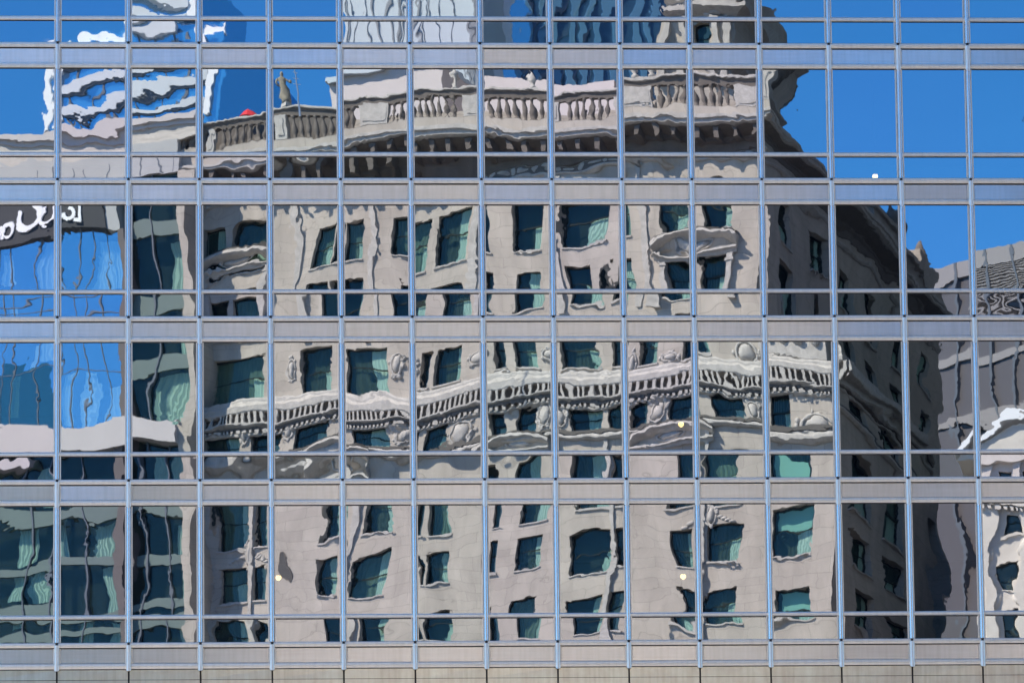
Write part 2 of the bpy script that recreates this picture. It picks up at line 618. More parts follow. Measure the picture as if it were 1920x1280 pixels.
# dark rooms behind the glass
for r_ in range(6):
    zt = (zv(SPAN[r_ - 1][0] - 4) if r_ else zv(-160))
    m = MB()
    zl = zv(SPAN[r_][1] + 4) if r_ < 5 else None
    if r_ < 5:
        m.box(XA, XB, 0.25, 9.0, zv(SPAN[r_][1] + 2), zv(SPAN[r_][0] - 2))
        m.build("floor_slab", M_slab, OB)
m = MB()
m.box(XA, XB, 9.0, 9.3, 8, zv(-150))
m.build("interior_wall", M_slab, OB)
m = MB()
m.box(XA - 14, XA, -0.05, 30, 0, 44)
m.box(XB, XB + 14, -0.05, 30, 0, 44)
m.box(XA, XB, 9.3, 30, 0, 44)
m.box(XA, XB, -0.03, 9.0, 0, zv(1330))
m.box(XA, XB, -0.03, 9.0, zv(-129), 44)
m.build("outer_cladding", M_conc, OB)


def pendant(u, v, y, label):
    d = ray(u, v)
    P = CAM + d * ((y - CAM[1]) / d[1])
    o = empty("pendant_lamp", (P[0], P[1], P[2] - .07), label, "lamp", "lit lamps behind the glass")
    m = MB()
    m.lathe((P[0], P[1]), [(0.02, -.075), (0.05, -.055), (0.07, -.02), (0.075, .01), (0.06, .045), (0.03, .065)], 14, P[2])
    m.build("globe", M_lamp, o, smooth=True)
    m = MB()
    m.lathe((P[0], P[1]), [(0.075, .045), (0.06, .075), (0.02, .095), (0.012, .10)], 12, P[2])
    m.build("shade_cap", M_cord, o)
    m = MB()
    top = min([zv(s[1] + 2) for s in SPAN if zv(s[1] + 2) > P[2]] or [P[2] + 1])
    m.lathe((P[0], P[1]), [(0.008, 0), (0.008, max(.2, top - P[2] - .1))], 6, P[2] + .1)
    m.build("cord", M_cord, o)


pendant(522, 1082, 1.0, "small lit globe lamp in the lowest glass row, left of the middle")
pendant(1281, 1080, 1.0, "lit globe lamp in the lowest glass row, right of the middle")
pendant(1277, 795, 1.0, "lit globe lamp in the tall pane above the lower right lamp")
pendant(1641, 331, 1.0, "tiny lit lamp in a narrow pane full of reflected blue sky")

# ================================================================== the city across the street, seen in the glass
FM = level_face(1560, 722, 105, 380, 821)         # main front of the stone building, s = 0 at its lower corner
ANG = math.atan2(-FM.d[1], FM.d[0])
SH = lambda u, v, n=0.0: FM.sz(u, v, n)
zrow = lambda v, n=0.0: FM.sz(990, v, n)[1]       # height of a level line seen at v near the middle of the front
sx = lambda u, v=760: FM.sz(u, v)[0]

STONE = (0.455, 0.412, 0.358)
M_stone = mat("limestone", STONE, 0.85, 0, 0.24, 0.6, bump=0.35, stretch=(1, 1, .4), joints=(-ANG, 1.7, 0.62, 0.62))
M_trim = mat("carved_limestone", (0.45, 0.425, 0.395), 0.8, 0, 0.28, 2.6, bump=0.7)
M_soot_shade = mat("sooty_shaded_limestone", (0.15, 0.13, 0.115), 0.9, 0, 0.25, 2.0, bump=0.4)  # dark tone mixes soot with painted-in shade
M_wframe = mat("dark_window_frame", (0.022, 0.032, 0.032), 0.8, spec=0.15)
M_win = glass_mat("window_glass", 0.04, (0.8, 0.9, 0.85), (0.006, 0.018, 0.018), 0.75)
M_curt = mat("pale_curtain", (0.75, 0.98, 0.90), 0.9, 0, 0.35, 3, stretch=(9, 9, 0.3))
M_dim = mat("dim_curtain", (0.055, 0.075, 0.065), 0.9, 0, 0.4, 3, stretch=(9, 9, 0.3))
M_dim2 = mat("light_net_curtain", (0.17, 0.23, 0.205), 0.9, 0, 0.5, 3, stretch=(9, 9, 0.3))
M_overlay = mat("dark_overlay", (0.06, 0.058, 0.056), 0.6, 0, .2, 2)
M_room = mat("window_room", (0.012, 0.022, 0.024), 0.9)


def stone_windows(f, parent, wins, depth, sill=True, stone=None, room=True, frame=0.09, n0=0.0, surround=True):
    """each window: reveal-deep frame, glass, sash bar, curtain"""
    for (s0, s1, z0, z1) in wins:
        d = n0 + depth
        m = MB()
        t = frame
        f.box(m, s0, s1, d - .05, d + .05, z1 - t, z1)
        f.box(m, s0, s1, d - .05, d + .05, z0, z0 + t)
        f.box(m, s0, s0 + t, d - .05, d + .05, z0 + t, z1 - t)
        f.box(m, s1 - t, s1, d - .05, d + .05, z0 + t, z1 - t)
        zm = z0 + (z1 - z0) * 0.5
        f.box(m, s0 + t, s1 - t, d - .04, d + .03, zm - .035, zm + .035)
        w = m.build("window", M_wframe, parent)
        m = MB()
        f.rect(m, s0 + t, s1 - t, z0 + t, zm - .035, d + .02)
        f.rect(m, s0 + t, s1 - t, zm + .035, z1 - t, d)
        m.build("pane", M_win, w)
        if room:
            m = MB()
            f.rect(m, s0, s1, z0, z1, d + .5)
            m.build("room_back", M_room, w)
        wd = s1 - s0
        m = MB()
        cw = rng.uniform(.15, .45) * wd
        n = 10
        top = zm if rng.random() < .6 else z1 - t
        for i in range(n):
            a, b = s1 - t - cw * i / n, s1 - t - cw * (i + 1) / n
            m.quad(f.at(a, d + .10 + .03 * (i % 2), z0 + t), f.at(b, d + .10 + .03 * ((i + 1) % 2), z0 + t),
                   f.at(b, d + .10 + .03 * ((i + 1) % 2), top), f.at(a, d + .10 + .03 * (i % 2), top))
        m.build("curtain", M_curt, w)
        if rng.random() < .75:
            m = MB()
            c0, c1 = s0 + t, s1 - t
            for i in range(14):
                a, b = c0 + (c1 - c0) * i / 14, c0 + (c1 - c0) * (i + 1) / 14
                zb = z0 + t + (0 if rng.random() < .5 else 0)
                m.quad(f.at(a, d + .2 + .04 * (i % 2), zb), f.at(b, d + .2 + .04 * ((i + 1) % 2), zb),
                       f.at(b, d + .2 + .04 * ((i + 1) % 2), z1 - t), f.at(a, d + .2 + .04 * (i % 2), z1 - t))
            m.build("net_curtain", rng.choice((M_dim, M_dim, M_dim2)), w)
        if sill:
            m = MB()
            f.box(m, s0 - .06, s1 + .06, n0 - .10, n0 + depth, z0 - .10, z0)
            m.build("sill", stone or M_trim, w)


def pierced(f, mb, s0, s1, z0, z1, wins, depth, n0=0.0):
    """wall sheet with openings and their reveals; wins must share rows"""
    zs = sorted({z0, z1} | {w[2] for w in wins} | {w[3] for w in wins})
    for a, b in zip(zs[:-1], zs[1:]):
        zc = (a + b) / 2
        cut = sorted([(w[0], w[1]) for w in wins if w[2] < zc < w[3]])
        x = s0
        for c0, c1 in cut:
            if c0 > x: f.rect(mb, x, c0, a, b, n0)
            x = c1
        if x < s1: f.rect(mb, x, s1, a, b, n0)
    for (c0, c1, a, b) in wins:
        mb.quad(f.at(c0, n0, a), f.at(c0, n0 + depth, a), f.at(c0, n0 + depth, b), f.at(c0, n0, b))
        mb.quad(f.at(c1, n0, a), f.at(c1, n0 + depth, a), f.at(c1, n0 + depth, b), f.at(c1, n0, b))
        mb.quad(f.at(c0, n0, a), f.at(c1, n0, a), f.at(c1, n0 + depth, a), f.at(c0, n0 + depth, a))
        mb.quad(f.at(c0, n0, b), f.at(c1, n0, b), f.at(c1, n0 + depth, b), f.at(c0, n0 + depth, b))


# ------------------------------------------------------------------ main stone building
S_L, S_UP, S_LO = sx(368), sx(1432, 480), sx(1568, 760)
Z_BELT = zrow(716)
B0 = FM.at(0, 0, 0)
SB = empty("stone_building", B0, "pale carved limestone building with roof balustrade and pedimented windows", "building")
bays = [(388, 428, 437, 502), (592, 640, 643, 684), (742, 800, 820, 878), (905, 921, 961, 1013), (1064, 1132, 1148, 1178), (1243, 1296, 1322, 1372)]
bays_lo = [(403, 460, 474, 500), (612, 642, 670, 722), (778, 792, 800, 838), (914, 932, 964, 1014), (1070, 1133, 1146, 1168), (1262, 1305, 1326, 1388), (1446, 1470, 1472, 1524)]
W3 = [(382, 498), (558, 622), (646, 748), (778, 792), (801, 856), (926, 944), (960, 1004), (1064, 1122), (1144, 1168), (1196, 1222), (1268, 1300), (1322, 1346)]
W4 = [(382, 455), (474, 530), (558, 622), (645, 738), (775, 790), (800, 846), (922, 948), (968, 1003), (1066, 1126), (1143, 1170), (1194, 1216), (1252, 1303), (1330, 1390), (1446, 1480)]
rows_up = [(378, 465), (506, 580), (622, 693)]
rows_lo = [(764, 808), (868, 972), (1004, 1074), (1124, 1193), (1242, 1312), (1362, 1430)]
wup, wlo = [], []
for (va, vb) in rows_up:
    if va == 622:
        wup += [(sx(a, 660), sx(b, 660), zrow(vb + (14 if a < 760 else 0)), zrow(va - (10 if a < 760 else 0))) for a, b in W3]
        continue
    for (a, b, c, d) in bays:
        vm = (va + vb) / 2
        wup += [(sx(a, vm), sx(b, vm), zrow(vb), zrow(va)), (sx(c, vm), sx(d, vm), zrow(vb), zrow(va))]
for (va, vb) in rows_lo:
    vm = (va + vb) / 2
    if va == 764:
        wlo += [(sx(a, 785), sx(b, 785), zrow(vb), zrow(va)) for a, b in W4]
        continue
    for i, (a, b, c, d) in enumerate(bays_lo):
        if i == 6:
            wlo.append((sx(1447, vm), sx(1524, vm), zrow(vb), zrow(va)))
            continue
        wlo += [(sx(a, vm), sx(b, vm), zrow(vb), zrow(va)), (sx(c, vm), sx(d, vm), zrow(vb), zrow(va))]
Z_COR = zrow(262)                                 # cornice line
Z_ROOF = zrow(250)
DEP = 0.48
m = MB()
pierced(FM, m, S_L, S_UP, Z_BELT, Z_ROOF, wup, DEP)
pierced(FM, m, S_L, S_LO, 0, Z_BELT, wlo, DEP)
m.build("front_wall", M_stone, SB)
stone_windows(FM, SB, wup + wlo, DEP)

M_blind = mat("pale_blind", (0.42, 0.72, 0.68), 0.8)
for va, vb, k0, k1 in ((1004, 1074, .0, .52), (1124, 1193, .0, .7), (868, 972, .25, .6)):
    p = MB()
    FM.rect(p, sx(1455, 1030), sx(1518, 1030), zrow(vb - (vb - va) * (1 - k1)), zrow(va + (vb - va) * k0 + 3), DEP + .07)
    p.build("window_blind", M_blind, SB)

# roof, back and core
FS = Face(FM.at(S_UP, 0, 0)[:2], (1, 0))
_p = FM.p + FM.d * S_UP
FU = Face(_p, FM.i)                               # upper side wall, s runs away from the corner
FU.i = -FM.d
_p = FM.p + FM.d * S_LO
FL = Face(_p, FM.i)                               # lower side wall
FL.i = -FM.d
DU = FU.sz(1757, 560)[0]
DL = FL.sz(1748, 900)[0]
m = MB()
m.hexa([FM.at(S_L + .05, 1.2, 0)[:2], FM.at(S_UP - 1.2, 1.2, 0)[:2], FM.at(S_UP - 1.2, DU - .3, 0)[:2], FM.at(S_L + .05, DU - .3, 0)[:2]], Z_ROOF - 1.2, Z_ROOF - .4)
m.hexa([FM.at(S_UP - 1, 1.2, 0)[:2], FM.at(S_LO - .6, 1.2, 0)[:2], FM.at(S_LO - .6, DL - .3, 0)[:2], FM.at(S_UP - 1, DL - .3, 0)[:2]], Z_BELT + .1, Z_BELT + .5)
m.build("roof", M_soot_shade, SB)
m = MB()
m.hexa([FM.at(S_L, DU, 0)[:2], FM.at(S_UP, DU, 0)[:2], FM.at(S_UP, DU + .4, 0)[:2], FM.at(S_L, DU + .4, 0)[:2]], 0, Z_ROOF)
m.hexa([FM.at(S_L, 0.1, 0)[:2], FM.at(S_L + .3, .1, 0)[:2], FM.at(S_L + .3, DU, 0)[:2], FM.at(S_L, DU, 0)[:2]], 0, Z_ROOF)
m.build("back_wall", M_stone, SB)

# side walls in the shade
M_stone_s = M_stone
def side_rows(f, vs, s0, s1, step, w):
    out = []
    for va, vb in vs:
        s = s0
        while s + w < s1:
            out.append((s, s + w, zrow(vb), zrow(va)))
            s += step
    return out
wsu = side_rows(FU, rows_up, 3.6, DU - 1, 8.0, 3.6)
wsl = side_rows(FL, rows_lo, 3.5, DL - 1, 9.0, 5.2)
m = MB()
pierced(FU, m, 0, DU, Z_BELT - 1, Z_ROOF, wsu, .4)
pierced(FL, m, 0, DL, 0, Z_BELT, wsl, .4)
m.hexa([FM.at(S_UP, DL, 0)[:2], FM.at(S_LO, DL, 0)[:2], FM.at(S_LO, DL + .3, 0)[:2], FM.at(S_UP, DL + .3, 0)[:2]], 0, Z_BELT)
m.build("side_wall", M_stone, SB)
stone_windows(FU, SB, wsu, .4)
stone_windows(FL, SB, wsl, .4)

# cornices swept along the front and round the corner
def moulding(name, prof, s1, ds, m_=None, s0=None):
    """prof [(n, z)]: along the front from the left end to s1, then along the side wall for ds"""
    mb = MB()
    fr = FM
    P0 = [fr.at(S_L if s0 is None else s0, n, z) for n, z in prof]
    P1 = [fr.at(s1 - n * .55, n, z) for n, z in prof]   # mitre: n < 0 goes outwards, shallower round the side
    P2 = [fr.at(s1 - n * .55, ds, z) for n, z in prof]
    mb.loft([P0, P1, P2])
    return mb.build(name, m_ or M_trim, SB)

zc = Z_COR
moulding("cornice", [(0.1, zc + .15), (-2.0, zc + .12), (-2.0, zc - .10), (-1.85, zc - .16), (-1.85, zc - .34), (-1.6, zc - .42), (0.1, zc - .44)], S_UP, DU)
moulding("cornice_bed", [(0.1, zc - .445), (-1.5, zc - .445), (-.9, zc - .62), (-.35, zc - .75), (-.30, zc - .95), (-.12, zc - 1.05), (-.10, zc - 1.55), (0.1, zc - 1.6)], S_UP, DU, M_soot_shade)  # bed darkened to paint in the shadow of the cornice
zf = zrow(333)
moulding("frieze_ledge", [(0.1, zf + .1), (-.30, zf + .08), (-.30, zf - .06), (-.14, zf - .18), (0.1, zf - .2)], S_UP, DU)
# scroll brackets under the cornice
mb = MB()
s = S_L + .4
while s < S_UP - .3:
    FM.poly(mb, [(s, zc - .5), (s + .34, zc - .5), (s + .30, zc - 1.1), (s + .04, zc - 1.1)], -1.55, -.05)
    s += 1.15
mb.build("bracket_row", M_soot_shade, SB)  # brackets carry the same painted-in cornice shade
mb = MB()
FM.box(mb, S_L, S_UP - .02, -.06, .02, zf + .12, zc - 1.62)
mb.build("frieze_shade_band", M_soot_shade, SB)  # dark band painting the shadow under the cornice
# frieze carving, a chain of bosses and swags
mb = MB()
s = S_L + .6
i = 0
while s < S_UP - .4:
    FM.ellip(mb, s, zf + .45, .26 if i % 2 else .38, .26 if i % 2 else .17, .14, -.0, 10, 4)
    s += rng.uniform(.62, .82)
    i += 1
mb.build("carved_frieze", M_trim, SB)

# roof balustrade: plinth, balusters, pedestals, rail
zp0, zp1 = zc + .13, zrow(241)
zt0, zt1 = zrow(204), zrow(181)
NB = -1.5
pl = MB()
FM.box(pl, S_L, S_UP + 1.0, NB - .22, NB + .3, zp0, zp1)
BA = pl.build("balustrade", M_stone, SB)
rp = MB()
FM.profile(rp, S_L, S_UP + 1.05, [(NB + .3, zt1), (NB - .16, zt1), (NB - .30, zt1 - .07), (NB - .30, zt1 - .17), (NB - .24, zt1 - .20), (NB + .3, zt1 - .20)])
ru = MB()
FM.profile(ru, S_L, S_UP + 1.03, [(NB + .3, zt1 - .20), (NB - .22, zt1 - .20), (NB - .12, zt1 - .32), (NB - .10, zt1 - .62), (NB + .3, zt1 - .62)])
ru.build('under_rail', M_soot_shade, BA)  # rail underside darkened for shade as well as soot
rp.build("hand_rail", M_trim, BA)
peds = [(392, 408), (516, 536), (676, 731), (872, 906), (1030, 1050), (1160, 1232), (1383, 1436)]
pr = []
for a, b in peds:
    a_, b_ = FM.sz(a, 230, NB)[0], FM.sz(b, 230, NB)[0]
    if b > 1430: b_ = S_UP + 1.0
    pr.append((a_, b_))
    p = MB()
    FM.box(p, a_, b_, NB - .24, NB + .3, zp1 + .004, zt1 - .62)
    FM.box(p, a_ + .18, b_ - .18, NB - .29, NB - .24, zp1 + .2, zt1 - .85)
    p.build("pedestal", M_trim, BA)
bal_prof = [(.16, 0), (.16, .09), (.10, .12), (.15, .28), (.185, .42), (.16, .58), (.09, .86), (.075, 1.0), (.11, 1.05), (.14, 1.1), (.14, 1.16)]
hb = zt1 - .62 - zp1
s = S_L + .3
nb = 0
while s < S_UP + .8:
    if not any(a - .2 < s < b + .2 for a, b in pr):
        p = MB()
        c = FM.at(s, NB + .03, 0)
        p.lathe((c[0], c[1]), [(r, z / 1.16 * hb) for r, z in bal_prof], 10, zp1)
        o = p.build("baluster", M_soot_shade, BA, smooth=True)  # dark tone stands in for shade on the balusters
        nb += 1
    s += .47
# attic wall set back behind the balustrade, in the lee of the rail
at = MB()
FM.box(at, sx(640, 220), S_UP - 1, 1.6, 2.2, Z_ROOF - 1, zrow(196))
at.build("attic_wall", M_stone, SB)
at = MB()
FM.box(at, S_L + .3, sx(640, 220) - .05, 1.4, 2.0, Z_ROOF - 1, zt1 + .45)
at.build("dark_attic_wall", M_soot_shade, SB)
# carved finials on the rail
for u, v, h in ((860, 176, 1.0), (1003, 165, 1.5), (1195, 150, 1.4), (1230, 146, 1.0)):
    s, z = FM.sz(u, v, NB)
    p = MB()
    c = FM.at(s, NB, 0)
    p.lathe((c[0], c[1]), [(.22, 0), (.22, .12), (.10, .2), (.24, .42), (.28, .6), (.16, .8), (.06, 1.0)], 10, zt1)
    o = p.build("urn_finial", M_trim, BA, smooth=True)

# the belt: ledge, open arcade of little posts, floor slab and dentils
zl1, zl0 = zrow(700), zrow(727)
moulding("belt_ledge", [(0.1, zl1), (-.24, zl1 - .02), (-.30, zl1 - .15), (-.30, zl1 - .26), (-.38, zl1 - .36), (-.5, zl1 - .46), (-.5, zl0 + .06), (-.46, zl0), (0.1, zl0)], S_LO, DL)
zb1, zb0 = zrow(746), zrow(757)
mb = MB()
s = S_L + .1
while s < S_LO + .9:
    wd = .15
    FM.box(mb, s, s + wd, -.46, -.32, zb1, zl0)
    s += .40 if (int((s - S_L) / 5.2) % 3) else .36
mb.build("arcade_post", M_trim, SB)
moulding("balcony_slab", [(0.1, zb1 - .004), (-.52, zb1 - .004), (-.52, zb1 - .09), (-.46, zb1 - .13), (-.3, zb1 - .2), (0.1, zb1 - .24)], S_LO, DL)
mb = MB()
s = S_L + .1
while s < S_LO:
    FM.box(mb, s, s + .17, -.30, -.02, zb0 - .20, zb0 - .03)
    s += .36
mb.build("dentil_row", M_trim, SB)
moulding('bed_mould', [(0.1, zb1 - .245), (-.34, zb1 - .245), (-.32, zb1 - .36), (-.24, zb0 - .0), (0.1, zb0 - .02)], S_LO, DL, M_soot_shade)  # dark tone paints in the shade under the slab
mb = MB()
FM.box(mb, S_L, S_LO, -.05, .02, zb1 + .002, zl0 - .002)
mb.build('recess_shade_strip', M_soot_shade, SB)  # dark strip painted for the shade in the recess behind the posts
moulding("dentil_ledge", [(0.1, zb0 - .205), (-.2, zb0 - .205), (-.2, zb0 - .27), (-.08, zb0 - .34), (0.1, zb0 - .34)], S_LO, DL)

# line of the pediment course over the tall windows
zq = zrow(818)
moulding("string_course", [(0.1, zq + .12), (-.34, zq + .1), (-.42, zq), (-.42, zq - .10), (-.2, zq - .24), (0.1, zq - .28)], S_LO, DL)
moulding('dark_overlay', [(0.1, zq + .36), (-.2, zq + .34), (-.40, zq + .125), (0.1, zq + .125)], S_LO, DL, M_overlay)  # dark strip painting shadow and soot along the top of the course


def pediment(uc, half, v_base, rise, label=None, brackets=False, n0=0.0):
    s, z = FM.sz(uc, v_base)
    hs = half / 32.0
    p = MB()
    pts = 14
    rr = []
    for i in range(pts + 1):
        t = -1 + 2 * i / pts
        zz = z + rise / 33.0 * (1 - t * t)
        rr.append([FM.at(s + hs * t, n, zz + dz) for n, dz in ((0.05, .22), (-.62, .20), (-.66, .05), (-.5, -.06), (-.40, -.10), (-.12, -.22), (0.05, -.22))])
    p.loft(rr)
    P = p.build("pediment", M_trim, SB)
    p = MB()
    rr = []
    for i in range(pts + 1):
        t = -1 + 2 * i / pts
        zz = z + rise / 33.0 * (1 - t * t)
        rr.append([FM.at(s + hs * t, n, zz + dz) for n, dz in ((0.05, .225), (-.60, .208), (-.45, .33), (0.05, .46))])
    p.loft(rr)
    p.build("dark_overlay", M_overlay, P)  # strip over the arch, coloured for shadow and soot
    p = MB()
    FM.profile(p, s - hs, s + hs, [(0.05, z - .25), (-.48, z - .25), (-.5, z - .36), (-.34, z - .45), (-.22, z - .62), (0.05, z - .62)])
    p.build("pediment_base", M_trim, P)
    p = MB()
    FM.ellip(p, s, z + .25 * rise / 33, hs * .35, rise / 33 * .35, .22, -.05)
    FM.ring(p, s, z + .25 * rise / 33, hs * .42, rise / 33 * .42, .06, -.06)
    p.build("shell_ornament", M_trim, P)
    if brackets:
        for sg in (-1, 1):
            p = MB()
            x0 = s + sg * hs * .84 - .2
            FM.poly(p, [(x0, z - .62), (x0 + .4, z - .62), (x0 + .34, z - 1.3), (x0 + .38, z - 3.4), (x0 + .02, z - 3.4), (x0 + .06, z - 1.3)], -.36, -.02)
            FM.box(p, x0 - .05, x0 + .45, -.42, -.02, z - 1.05, z - .9)
            FM.box(p, x0 - .05, x0 + .45, -.42, -.02, z - 3.5, z - 3.35)
            p.build("bracket", M_trim, P)


pediment(447, 68, 496, 16, brackets=True)
pediment(1304, 84, 462, 24, brackets=True)
for uc, half, v in ((640, 62, 858), (974, 64, 834), (1262, 66, 814)):
    pediment(uc, half, v, 20)


def cartouche(u, v, w, h, name="cartouche", wings=False):
    s, z = FM.sz(u, v)
    a, b = w / 66.0, h / 66.0
    p = MB()
    FM.ellip(p, s, z, a * .66, b * .74, .26, -.02)
    C_ = p.build(name, M_trim, SB, smooth=True)
    p = MB()
    FM.ring(p, s, z, a * .85, b * .88, .075, -.03)
    for t in range(7):
        an = rng.uniform(0, 6.28)
        FM.ellip(p, s + a * 1.05 * math.cos(an), z + b * 1.05 * math.sin(an), .12, .14, .13, 0, 8, 3)
    if wings:
        for sg in (-1, 1):
            for k in range(4):
                FM.ellip(p, s + sg * (a + .18 + .24 * k), z - .1 - .12 * k, .2, .1, .1, 0, 8, 3)
    p.build("scroll_rim", M_trim, C_, smooth=True)


for u, v, w, h in ((464, 806, 16, 44), (543, 802, 22, 40), (757, 800, 28, 44), (878, 802, 60, 52), (1019, 780, 28, 42), (1050, 778, 28, 42), (1235, 764, 28, 44), (1410, 756, 32, 44)):
    cartouche(u, v, w, h)
cartouche(1520, 762, 66, 34, "cartouche_panel")
for u, v, w, h in ((540, 690, 22, 50), (763, 672, 22, 46), (890, 668, 42, 28), (1032, 662, 42, 26), (1184, 668, 18, 44), (1245, 664, 34, 20), (1410, 650, 44, 36)):
    cartouche(u, v, w, h, "carved_panel")
cartouche(463, 1020, 24, 60, "keystone", True)
cartouche(1331, 962, 22, 40, "keystone", True)
p = MB()
s, z = FM.sz(553, 1048)
FM.poly(p, [(s + .36 * math.cos(k * math.pi / 12), z + .86 * math.sin(k * math.pi / 12)) for k in range(24)], -.05, 0)
OV = p.build("warp_mark_oval", M_overlay, SB)  # oval added for a dark distortion mark of the warped glass
p = MB()
FM.ring(p, s, z, .37, .87, .035, -.03)
p.build("warp_mark_rim", M_soot_shade, OV)
# thin pilasters between the paired windows
for u in (468, 656, 1316, 1140):
    s0 = sx(u, 1000)
    p = MB()
    FM.box(p, s0 - .14, s0 + .14, -.22, -.0, 12, zq - .3)
    p.build("pilaster", M_trim, SB)
for u in (566, 704, 890, 1046, 1206):
    s0 = sx(u, 460)
    p = MB()
    FM.box(p, s0 - .2, s0 + .2, -.16, -.0, zrow(600), zf - .25)
    p.build("pilaster", M_trim, SB)
# corner parapet of the lower wing
p = MB()
FM.box(p, S_UP + .02, S_LO - .1, -.25, .2, zl1 + .006, zl1 + 1.2)
for k in range(4):
    FM.ellip(p, S_UP + .7 + k * .9, zl1 + 1.2, .3, .5, .3, -.3)
p.build("wing_parapet", M_trim, SB)
mb = MB()
s = .5
while s < DU:
    w_ = rng.uniform(.5, 1.6)
    FU.box(mb, s, s + w_, -.7, .4, zc + .13, zc + .13 + rng.uniform(.15, .55)); s += w_ + rng.uniform(.2, 1.4)
mb.build('roof_crest', M_soot_shade, SB)
mb = MB()
FU.box(mb, 27, DU - .2, -.3, 3, zc + .134, zc + 1.6)
FU.box(mb, 26.8, DU, -.5, 3, zc + 1.604, zc + 1.9)
FU.box(mb, DU - 8, DU - .4, -.3, 3, zc + 1.904, zc + 2.9)
mb.build('side_attic', M_stone, SB)
# urns on the side roof line
for u, v in ((1668, 420), (1728, 470), (1690, 440)):
    s, z = FU.sz(u, v)
    p = MB()
    c = FU.at(s, .3, 0)
    p.lathe((c[0], c[1]), [(.35, 0), (.35, .3), (.15, .45), (.45, .95), (.5, 1.4), (.25, 1.8), (.08, 2.3)], 10, zc + 1.9)
    p.build("urn_finial", M_soot_shade, SB, smooth=True)
p = MB()
s, z = FU.sz(1652, 400)
c = FU.at(s, .5, 0)
p.lathe((c[0], c[1]), [(.06, 0), (.05, 3.2)], 6, zc)
p.build("flag_pole", mat("white_pole", (.8, .8, .8), .5), SB)

# ------------------------------------------------------------------ statue and parasol on the roof terrace
def place(u, v, y):
    d = ray(u, v)
    P = CAM + d * ((y - CAM[1]) / d[1])
    return (P[0], -P[1], P[2])


q = FM.at(FM.sz(535, 216, NB)[0], NB, zt1)
st = empty("rooftop_statue", q, "weathered stone statue of a draped standing figure on the roof rail, left of the middle", "statue")
h = 2.05
p = MB()
def ell(cx, cy, rx, ry, z, n=12): return [(q[0] + cx + rx * math.cos(2 * math.pi * i / n), q[1] + cy + ry * math.sin(2 * math.pi * i / n), q[2] + z) for i in range(n)]
p.loft([ell(0, 0, .30, .26, .32), ell(0, 0, .27, .22, .6), ell(.02, 0, .22, .19, .95), ell(.02, 0, .25, .2, 1.15), ell(0, 0, .19, .16, 1.4), ell(0, 0, .26, .18, 1.65),
        ell(0, 0, .27, .15, 1.78), ell(0, 0, .11, .11, 1.88), ell(0, 0, .08, .09, 1.94), ell(0, 0, .115, .13, 2.05), ell(0, 0, .12, .14, 2.14), ell(0, 0, .07, .08, 2.25)])
def limb(a, b, c, r0, r1, r2):
    rings = []
    for P, r in ((a, r0), (b, r1), (c, r2)):
        rings.append([(q[0] + P[0] + r * math.cos(t * 1.0472), q[1] + P[1] + r * math.sin(t * 1.0472), q[2] + P[2]) for t in range(6)])
    p.loft(rings)
limb((-.27, 0, 1.74), (-.36, .03, 1.42), (-.25, .12, 1.15), .085, .07, .055)
limb((.27, 0, 1.74), (.42, .06, 1.55), (.50, .1, 1.72), .085, .07, .055)
p.build("figure", mat("weathered_figure_stone", (0.26, 0.23, 0.18), 0.9, 0, .3, 4, bump=.5), st, smooth=True)
p = MB()
p.loft([ell(0, 0, .4, .4, 0, 4), ell(0, 0, .36, .36, .12, 4), ell(0, 0, .3, .3, .32, 4)])
p.build("pedestal", M_trim, st)
q2 = place(561, 214, 104)
o = MB()
o.lathe((q2[0], q2[1]), [(.06, -.6), (.05, 1.2), (.02, 2.4)], 6, q2[2])
for k in range(3):
    o.box(q2[0] - .22 + .05 * k, q2[0] + .22 - .05 * k, q2[1] - .015, q2[1] + .015, q2[2] + 1.4 + .3 * k, q2[2] + 1.43 + .3 * k)
o = o.build("rooftop_antenna", mat("antenna_metal", (.5, .5, .52), .4, .8), None, (q2[0], q2[1], q2[2] - .6))
tag(o, "thin metal aerial standing just right of the rooftop statue", "antenna")
q3 = place(472, 226, 118)
pa = empty("patio_parasol", (q3[0], q3[1], q3[2] - 2.4), "small red parasol on the roof terrace, left of the statue", "parasol")
p = MB()
p.lathe((q3[0], q3[1]), [(.6, 0), (.57, .06), (.3, .36), (.03, .55)], 8, q3[2])
p.build("canopy", mat("red_canvas", (.62, .03, .04), .8), pa)
p = MB()
p.lathe((q3[0], q3[1]), [(.03, -2.4), (.03, .5)], 6, q3[2])
p.build("pole", M_cord, pa)

# ------------------------------------------------------------------ ornate stone tower rising behind the balustrade
FT = Face(FM.p + FM.i * 14, FM.d)
t0, t1 = FT.sz(1236, 60)[0], FT.sz(1376, 60)[0]
TB = FT.at(t0, 0, 0)
TW = empty("stone_tower", TB, "pale carved stone tower with dark shaded flank, behind the roof balustrade at right", "tower")
ztt = FT.sz(1300, -60)[1]
wt = []
for va, vb in ((-45, -5), (45, 95)):
    wt.append((FT.sz(1296, 40)[0], FT.sz(1330, 40)[0], FT.sz(1310, vb)[1], FT.sz(1310, va)[1]))
FTs = Face(FT.p + FT.d * t1, FM.i); FTs.i = -FM.d
td = FTs.sz(1478, 60)[0]
m = MB()
pierced(FT, m, t0, t1, Z_ROOF - 1, ztt, wt, .7)
FTs.rect(m, 0, td, Z_ROOF - 1, ztt)
FT.rect(m, t0, t1, Z_ROOF - 1, ztt, td)
m.quad(FT.at(t0, 0, Z_ROOF - 1), FT.at(t0, td, Z_ROOF - 1), FT.at(t0, td, ztt), FT.at(t0, 0, ztt))
m.quad(FT.at(t0, 0, ztt), FT.at(t1, 0, ztt), FT.at(t1, td, ztt), FT.at(t0, td, ztt))
m.build("tower_wall", M_stone, TW)
